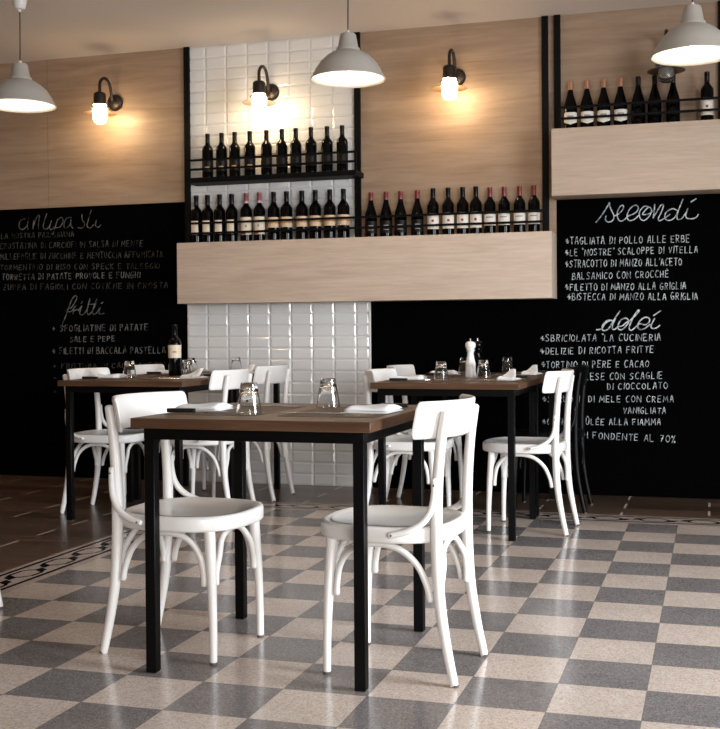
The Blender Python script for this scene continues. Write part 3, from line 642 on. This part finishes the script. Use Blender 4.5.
# ------------------------------------------------------------------ chairs
def superell(rx, ry, n, K=48, cx=0):
    out = []
    for k in range(K):
        a = 2*PI*k/K; c_, s_ = math.cos(a), math.sin(a)
        out.append((cx+rx*abs(c_)**(2/n)*(1 if c_ >= 0 else -1), ry*abs(s_)**(2/n)*(1 if s_ >= 0 else -1)))
    return out
def make_chair(paint, glide):
    t = thing('bistro_chair'); Wm = MT[paint]
    # seat: rounded rim with a shallow dish
    bm = bm_new(); K = 56
    def ring(rx, ry, z, n=2.75): return [bm.verts.new((x, y, z)) for x, y in superell(rx-.006, ry, n, K, -.001)]
    R_ = [ring(.200, .190, .4005), ring(.209, .199, .4015), ring(.2125, .2025, .405), ring(.2130, .2030, .412), ring(.2130, .2030, .436), ring(.2115, .2015, .4425), ring(.207, .197, .4465), ring(.202, .192, .4475), ring(.195, .185, .4468), ring(.186, .176, .4425)]
    for a, b in zip(R_, R_[1:]):
        for k in range(K): bm.faces.new((a[k], a[(k+1) % K], b[(k+1) % K], b[k]))
    bm.faces.new(R_[0][::-1]); bm.faces.new(R_[-1])
    seat = build('seat', bm, Wm, t, angle=50)
    bm = bm_new(); rr = []
    for s_, z in ((1, .4425), (.97, .4405), (.8, .4380), (.5, .4350), (.2, .4335)):
        rr.append([bm.verts.new((x*s_, y*s_, z)) for x, y in superell(.177, .173, 2.75, K)])
    for a, b in zip(rr, rr[1:]):
        for k in range(K): bm.faces.new((a[k], a[(k+1) % K], b[(k+1) % K], b[k]))
    bm.faces.new(rr[-1]); 
    for v in bm.verts: v.co.z += .0035
    for v in bm.verts: v.co.x += -.001
    # seat top panel sits inside the rim
    build('seat_panel', bm, Wm, seat)
    # rear legs running up into back posts
    for s in (1, -1):
        bm = bm_new()
        tube(bm, [(-.237, s*.157, .004), (-.214, s*.155, .11), (-.196, s*.153, .22), (-.188, s*.152, .33), (-.186, s*.152, .44), (-.189, s*.152, .56), (-.199, s*.151, .68), (-.214, s*.150, .772)],
             [.0125, .0145, .0165, .0175, .0175, .0165, .0155, .0135], 12, 5)
        l = build('rear_leg', bm, Wm, t)
        bm = bm_new(); lathe(bm, [(0, 0), (.011, 0), (.0125, .003), (.0125, .008), (0, .008)], 14, (-.238, s*.157, 0)); build('glide', bm, MT[glide], l)
        bm = bm_new()
        tube(bm, [(.152, s*.160, .004), (.151, s*.159, .12), (.146, s*.156, .25), (.140, s*.152, .34), (.136, s*.150, .405)], [.0115, .0125, .0150, .0170, .0175], 12, 5)
        l = build('front_leg', bm, Wm, t)
        bm = bm_new(); lathe(bm, [(0, 0), (.011, 0), (.0122, .003), (.0122, .008), (0, .008)], 14, (.152, s*.160, 0)); build('glide', bm, MT[glide], l)
        # side arch, and curved brace from post to seat side
        bm = bm_new()
        tube(bm, [(.121, s*.157, .238), (.119, s*.157, .275), (.108, s*.158, .325), (.080, s*.160, .365), (.035, s*.163, .388), (-.03, s*.163, .391), (-.085, s*.161, .375), (-.130, s*.157, .335), (-.156, s*.154, .28), (-.166, s*.154, .238)], .0098, 10, 5)
        build('bentwood_arch', bm, Wm, t)
        bm = bm_new()
        tube(bm, [(-.188, s*.178, .585), (-.187, s*.179, .54), (-.178, s*.184, .497), (-.155, s*.194, .463), (-.115, s*.205, .440), (-.065, s*.213, .427)], [.0085, .010, .0105, .0105, .010, .0085], 10, 5)
        br_ = build('curved_brace', bm, Wm, t)
        bm = bm_new()
        for p in ((-.189, s*.187, .57), (-.073, s*.222, .429)): bmesh.ops.create_uvsphere(bm, u_segments=8, v_segments=6, radius=.0034, matrix=Matrix.Translation(p))
        build('screw', bm, MT['rubber'], br_)
    for xe, xt in ((.146, .138), (-.190, -.180)):
        bm = bm_new(); y0_ = .128
        tube(bm, [(xe, -y0_, .238), (xe, -y0_+.003, .275), (xe, -.105, .325), (xt, -.075, .365), (xt, -.03, .388), (xt, .03, .388), (xt, .075, .365), (xe, .105, .325), (xe, y0_-.003, .275), (xe, y0_, .238)], .0098, 10, 5)
        build('bentwood_arch', bm, Wm, t)
    # curved backrest board
    bm = bm_new(); nu, nv = 28, 12; th = .0065; G2 = [[], []]
    for side in (0, 1):
        for i in range(nu+1):
            u = -math.cos(PI*i/nu); u = .6*u+.4*(-1+2*i/nu); y = .210*math.sin(u*1.2)/math.sin(1.2)
            colv = []
            # rounded corner profile
            e = max(0, (abs(u)-.90)/.10); cut = .016*(1-math.sqrt(max(0, 1-e*e)))
            zlo, zhi = .698+cut, .806-cut
            for j in range(nv+1):
                v = .5-.5*math.cos(PI*j/nv); z = zlo+(zhi-zlo)*v
                xc = -.229+.092*abs(y/.210)**2.2-(z-.74)*.20
                edge = math.sqrt(max(0, 1-(abs(2*v-1))**14)); eu = math.sqrt(max(0, 1-abs(u)**24))
                off = th*min(edge, eu)*(1 if side else -1)
                dxdy = .092*2.2/.210*abs(y/.210)**1.2*(1 if y > 0 else -1); nn = Vector((1, -dxdy, 0)).normalized()
                colv.append(bm.verts.new((xc+nn.x*off, y+nn.y*off, z)))
            G2[side].append(colv)
    for side in (0, 1):
        for i in range(nu):
            for j in range(nv): bm.faces.new((G2[side][i][j], G2[side][i+1][j], G2[side][i+1][j+1], G2[side][i][j+1]))
    bmesh.ops.remove_doubles(bm, verts=bm.verts[:], dist=.0002)
    build('backrest', bm, Wm, t, angle=60)
    return t
wc = make_chair('white', 'rubber'); bc = make_chair('chairblack', 'rubber')
GW = 'white bistro chairs'
def put(first, x, y, rz, label, grp=GW):
    if first is not None: first.location = (x, y, 0); first.rotation_euler[2] = rz; tag(first, label, 'chair', grp)
    else: dup(wc, (x, y, 0), rz, label, grp)
tag(wc, 'x', 'chair', GW)
put(wc, -1.600, 3.208, math.radians(-3), 'white bentwood chair tucked in at the left of the nearest table')
put(None, -.932, 3.195, PI+math.radians(-4), 'white bentwood chair at the right of the nearest table, its back toward us')
put(None, -.925, 5.565, PI+math.radians(-3), 'white bentwood chair at the right side of the table with the pepper mill')
put(None, -1.51, 5.55, 0, 'white bentwood chair left of the pepper mill table, nearer of that pair')
put(None, -1.60, 6.25, 0, 'white bentwood chair left of the pepper mill table, farther one by the wall')
put(None, -3.275, 5.565, 0, 'white bentwood chair at the far left table, leftmost and nearer of its side')
put(None, -3.28, 6.25, 0, 'white bentwood chair at the far left table, farther one in front of the blackboard')
put(None, -2.715, 5.57, PI, 'white bentwood chair right of the wine bottle table, nearer of the pair')
put(None, -2.752, 6.24, PI, 'white bentwood chair right of the wine bottle table, before the white tiles')
put(None, -2.752, 3.31, PI, 'white chair cut off by the left edge, only a foot showing')
put(bc, -.922, 6.255, PI, 'black bentwood chair in front of the dolci menu behind the white chair', 'black bistro chairs')
TOPZ = .755
# ------------------------------------------------------------------ tables
def make_table():
    t = thing('dining_table'); W2, D2 = .3675, .360
    bm = bm_new(); box(bm, (-W2, -D2, TOPZ-.030), (W2, D2, TOPZ), .0015, 1); tp = build('tabletop', bm, MT['table'], t)
    bm = bm_new(); i = .028; h0, h1 = TOPZ-.064, TOPZ-.0302
    for s in (1, -1):
        box(bm, (-W2+i, s*(D2-i-.0125)-.0125, h0), (W2-i, s*(D2-i-.0125)+.0125, h1), .001, 1)
        box(bm, (s*(W2-i-.0125)-.0125, -D2+i+.025, h0), (s*(W2-i-.0125)+.0125, D2-i-.025, h1), .001, 1)
    build('apron_frame', bm, MT['steel'], t)
    for sx in (1, -1):
        for sy in (1, -1):
            cx_, cy_ = sx*(W2-i-.0165), sy*(D2-i-.0165)
            bm = bm_new(); box(bm, (cx_-.0162, cy_-.0162, .003), (cx_+.0162, cy_+.0162, h0), .0015, 1); l = build('leg', bm, MT['steel'], t)
            bm = bm_new(); box(bm, (cx_-.0135, cy_-.0135, 0), (cx_+.0135, cy_+.0135, .003)); build('foot_cap', bm, MT['rubber'], l, smooth=False)
    return t
tb = make_table(); GT = 'wooden tables with black steel legs'
TC = [(-1.2725, 3.240), (-1.2525, 5.520), (-1.2525, 6.242), (-3.010, 5.530), (-3.013, 6.252)]
TL = ['nearest walnut-topped table with square black steel legs', 'front table of the joined pair carrying the pepper mill', 'rear table of the joined pair before the right blackboard',
      'front table of the joined pair at far left beside the wine bottle', 'rear table of the joined pair at far left near the tiles']
tag(tb, TL[0], 'table', GT); tb.location = (*TC[0], 0)
for c_, l_ in zip(TC[1:], TL[1:]): dup(tb, (*c_, 0), 0, l_, GT)

# ------------------------------------------------------------------ table settings
Z = TOPZ
where = ['the nearest table', 'the pepper mill table', 'the rear right table', 'the wine bottle table', 'the rear left table']
def make_tumbler():
    t = thing('tumbler'); bm = bm_new(); n = 40
    # upside down: wide rim on the table, thick base on top, fluted near the base
    def rg(r, z, fl=0): return [bm.verts.new(((r-fl*(k % 4 in (0,)))*math.cos(2*PI*k/n), (r-fl*(k % 4 in (0,)))*math.sin(2*PI*k/n), z)) for k in range(n)]
    R_ = [rg(.0385, 0), rg(.0395, .001), rg(.0382, .010), rg(.0336, .040, .0008), rg(.0285, .066, .0015), rg(.0279, .068), rg(.0283, .070), rg(.0252, .090, .0012), rg(.0235, .0945), rg(.016, .095)]
    I_ = [rg(.0385, 0), rg(.0372, .001), rg(.0360, .010), rg(.0313, .040), rg(.0263, .066), rg(.020, .074), rg(.010, .0765)]
    for Q in (R_, I_):
        for a, b in zip(Q, Q[1:]):
            for k in range(n): bm.faces.new((a[k], a[(k+1) % n], b[(k+1) % n], b[k]))
        bm.faces.new(Q[-1])
    bmesh.ops.remove_doubles(bm, verts=bm.verts[:], dist=.00005)
    build('glass_wall', bm, MT['glass'], t); return t
tum = make_tumbler(); first_t = [True]
def tumbler(x, y, label, z=None):
    z = Z+.0016 if z is None else z
    if first_t[0]: tum.location = (x, y, z); tag(tum, label, 'glass', 'upturned glasses'); first_t[0] = False
    else: dup(tum, (x, y, z), random.uniform(0, 3), label, 'upturned glasses')
def make_napkin(kind):
    bm = bm_new(); nx, ny = 18, 10; Lx, Ly = (.145, .16) if kind == 'flat' else (.09, .17)
    for lay in range(2):
        g0 = []; 
        for s in (0, 1):
            rows_ = []
            for i in range(nx+1):
                r_ = []
                for j in range(ny+1):
                    u, v = i/nx, j/ny; x = (u-.5)*Lx*(1-.06*lay); y = (v-.5)*Ly*(1-.07*lay)+.004*lay
                    ed = min(1, min(u, 1-u)*12, min(v, 1-v)*12)
                    base = .0008+lay*.007
                    h = .0065*math.sqrt(max(0, ed))+(.003*math.sin(u*5+v*4+lay)+.004*math.sin(v*3.1))*ed*(1 if lay else .2)
                    lift = 0
                    if kind == 'tail' and lay == 1: lift = .042*max(0, (v-.35)/.65)**1.5
                    if kind == 'tail' and lay == 1: x *= 1-.7*max(0, (v-.35)/.65)
                    z = base+(h if s else 0)+lift+(0.002*lay if s else 0)
                    r_.append(bm.verts.new((x, y, z)))
                rows_.append(r_)
            g0.append(rows_)
        for s in (0, 1):
            for i in range(nx):
                for j in range(ny): bm.faces.new((g0[s][i][j], g0[s][i+1][j], g0[s][i+1][j+1], g0[s][i][j+1]))
        a, b = g0
        for i in range(nx):
            bm.faces.new((a[i][0], a[i+1][0], b[i+1][0], b[i][0])); bm.faces.new((a[i][ny], a[i+1][ny], b[i+1][ny], b[i][ny]))
        for j in range(ny):
            bm.faces.new((a[0][j], a[0][j+1], b[0][j+1], b[0][j])); bm.faces.new((a[nx][j], a[nx][j+1], b[nx][j+1], b[nx][j]))
    return build('folded_napkin', bm, MT['napkin'], angle=70)
nflat = make_napkin('flat'); ntail = make_napkin('tail'); used = set()
def napkin(x, y, rz, label, kind='flat', z=None):
    src = nflat if kind == 'flat' else ntail
    if kind in used: o = src.copy(); COL.objects.link(o)
    else: o = src; used.add(kind)
    o.location = (x, y, Z+.0016 if z is None else z); o.rotation_euler[2] = rz; tag(o, label, 'napkin', 'white folded napkins')
bm = bm_new(); box(bm, (-.15, -.215, 0), (.15, .215, .0012)); pm0 = build('placemat', bm, MT['mat_paper'], smooth=False)
# printed motif on the paper: small pale lines
bm = bm_new()
for k in range(9):
    for q in range(14):
        if random.random() < .6:
            x_, y_ = -.11+k*.008, -.16+q*.024; ribbon(bm, [(x_, y_), (x_, y_+random.uniform(.006, .018))], .0022, .0011, .0014)
build('printed_text', bm, MT['lab_tan'], pm0, smooth=False)
pmu = [0]
def placemat(x, y, rz, label):
    if pmu[0]: o = pm0.copy(); COL.objects.link(o)
    else: o = pm0
    if pmu[0]:
        for ch in kids(pm0): c_ = ch.copy(); COL.objects.link(c_); c_.parent = o
    pmu[0] = 1; o.location = (x, y, Z+.0002); o.rotation_euler[2] = rz; tag(o, label, 'placemat', 'brown paper placemats')
def make_knife():
    t = thing('table_knife')
    bm = bm_new(); box(bm, (-.105, -.009, .0015), (-.012, .009, .0145), .004, 2); build('handle', bm, MT['handle'], t)
    bm = bm_new(); pts = [(-.012, -.005), (.02, -.0085), (.08, -.0085), (.105, .0), (.10, .005), (-.012, .005)]
    lo = [bm.verts.new((x, y, .006)) for x, y in pts]; hi = [bm.verts.new((x, y, .0075)) for x, y in pts]
    bm.faces.new(lo[::-1]); bm.faces.new(hi)
    for k in range(6): bm.faces.new((lo[k], lo[(k+1) % 6], hi[(k+1) % 6], hi[k]))
    build('blade', bm, MT['silver'], t, smooth=False); return t
def make_fork():
    t = thing('table_fork')
    bm = bm_new(); tube(bm, [(-.10, 0, .003), (-.05, 0, .004), (0, 0, .006), (.045, 0, .006)], [.006, .0045, .0028, .0035], 8, 4, sq=(.45, 1)); build('handle', bm, MT['silver'], t)
    bm = bm_new(); box(bm, (.042, -.010, .0045), (.060, .010, .0062), .0006, 1)
    for k in range(4): y_ = -.0084+k*.0056; box(bm, (.059, y_-.0014, .0045), (.095, y_+.0014, .0060), .0004, 1)
    build('tines', bm, MT['silver'], t); return t
kn = make_knife(); fk = make_fork(); kf = [0, 0]
def cutlery(which, x, y, rz, label):
    src, i, cat, g_ = ((kn, 0, 'knife', 'black handled knives'), (fk, 1, 'fork', 'steel forks'))[which]
    if kf[i]: dup(src, (x, y, Z+.0016), rz, label, g_)
    else: src.location = (x, y, Z+.0016); src.rotation_euler[2] = rz; tag(src, label, cat, g_); kf[i] = 1
# nearest table
tx, ty = TC[0]
S = [(-1.47, 3.24, 0, 'left'), (-1.075, 3.24, PI, 'right')]
placemat(tx-.185, ty, 0, 'brown paper placemat at the left of the nearest table')
placemat(tx+.185, ty, PI, 'brown paper placemat at the right of the nearest table')
tumbler(-1.360, 3.10, 'clear tumbler upside down, left of two on the nearest table')
tumbler(-1.222, 3.43, 'clear tumbler upside down, right of two on the nearest table')
napkin(-1.565, 3.21, .05, 'white folded napkin at the left of the nearest table, beside the black handle')
napkin(-1.008, 3.24, -.05, 'white folded napkin at the right of the nearest table')
cutlery(0, -1.522, 3.085, .0, 'black-handled knife lying before the left napkin on the nearest table')
cutlery(0, -1.055, 3.43, PI, 'black-handled knife behind the right napkin on the nearest table')
cutlery(1, -1.40, 3.36, .1, 'steel fork at the left setting of the nearest table')
cutlery(1, -1.16, 3.09, PI+.15, 'steel fork at the right setting of the nearest table')
# pepper mill tables
def setting(tc, side, wname, gx, gy, kind='flat', nx=.255):
    tx, ty = tc; s = -1 if side == 'left' else 1; rz = 0 if s < 0 else PI
    placemat(tx+s*.185, ty, rz, 'brown paper placemat at the %s seat of %s' % (side, wname))
    tumbler(gx, gy, 'clear tumbler upside down at the %s seat of %s' % (side, wname))
    napkin(tx+s*nx, ty-.02 if s < 0 else ty+.0, .0 if s < 0 else -.1, 'white folded napkin at the %s seat of %s' % (side, wname), kind)
    cutlery(0, tx+s*.21, ty+s*.20, rz, 'black-handled knife at the %s seat of %s' % (side, wname))
    cutlery(1, tx+s*.17, ty-s*.165, rz, 'steel fork at the %s seat of %s' % (side, wname))
setting(TC[1], 'left', where[1], -1.345, 5.50)
setting(TC[1], 'right', where[1], -1.172, 5.74, 'tail')
setting(TC[2], 'left', where[2], -1.395, 6.28)
setting(TC[2], 'right', where[2], -1.165, 6.40, 'tail')
setting(TC[3], 'left', where[3], -3.145, 5.52)
setting(TC[3], 'right', where[3], -2.93, 5.80, 'tail')
setting(TC[4], 'left', where[4], -3.13, 6.26)
setting(TC[4], 'right', where[4], -2.925, 6.47, 'tail')
b_ = bottle('wine_bottle', 'bord', 'cap_black', 'table'); b_.location = (-3.04, 5.87, Z+.0005); b_.rotation_euler[2] = .45
b_.location.y = 5.86; tag(b_, 'open dark wine bottle with cream label standing on the far left table', 'wine bottle')
# pepper mills
def mill(x, y, m_, label, metal):
    t = thing('pepper_mill', (x, y, Z+.0003), 0, label, 'pepper mill')
    bm = bm_new(); lathe(bm, [(0, 0), (.028, 0), (.030, .003), (.0275, .04), (.0275, .058), (.0285, .062), (.026, .066), (.0275, .072), (.0265, .078), (.022, .098), (.018, .118), (.0175, .132), (.021, .142), (.0255, .148), (0, .148)], 28); build('body', bm, m_, t)
    bm = bm_new(); lathe(bm, [(0, .1482), (.020, .1482), (.0195, .152), (.0265, .160), (.029, .172), (.027, .184), (.018, .192), (.006, .195), (0, .195)], 28); h_ = build('head', bm, m_, t)
    bm = bm_new(); lathe(bm, [(0, .195), (.004, .195), (.0035, .199), (.0055, .203), (.0055, .207), (.003, .210), (0, .210)], 14); build('top_knob', bm, metal, h_)
mill(-1.262, 5.83, MT['ceramic'], 'white turned pepper mill standing between the two right tables', MT['silver'])
mill(-1.262, 6.02, MT['bottle'], 'dark glossy mill with steel knob half hidden behind the white one', MT['silver'])
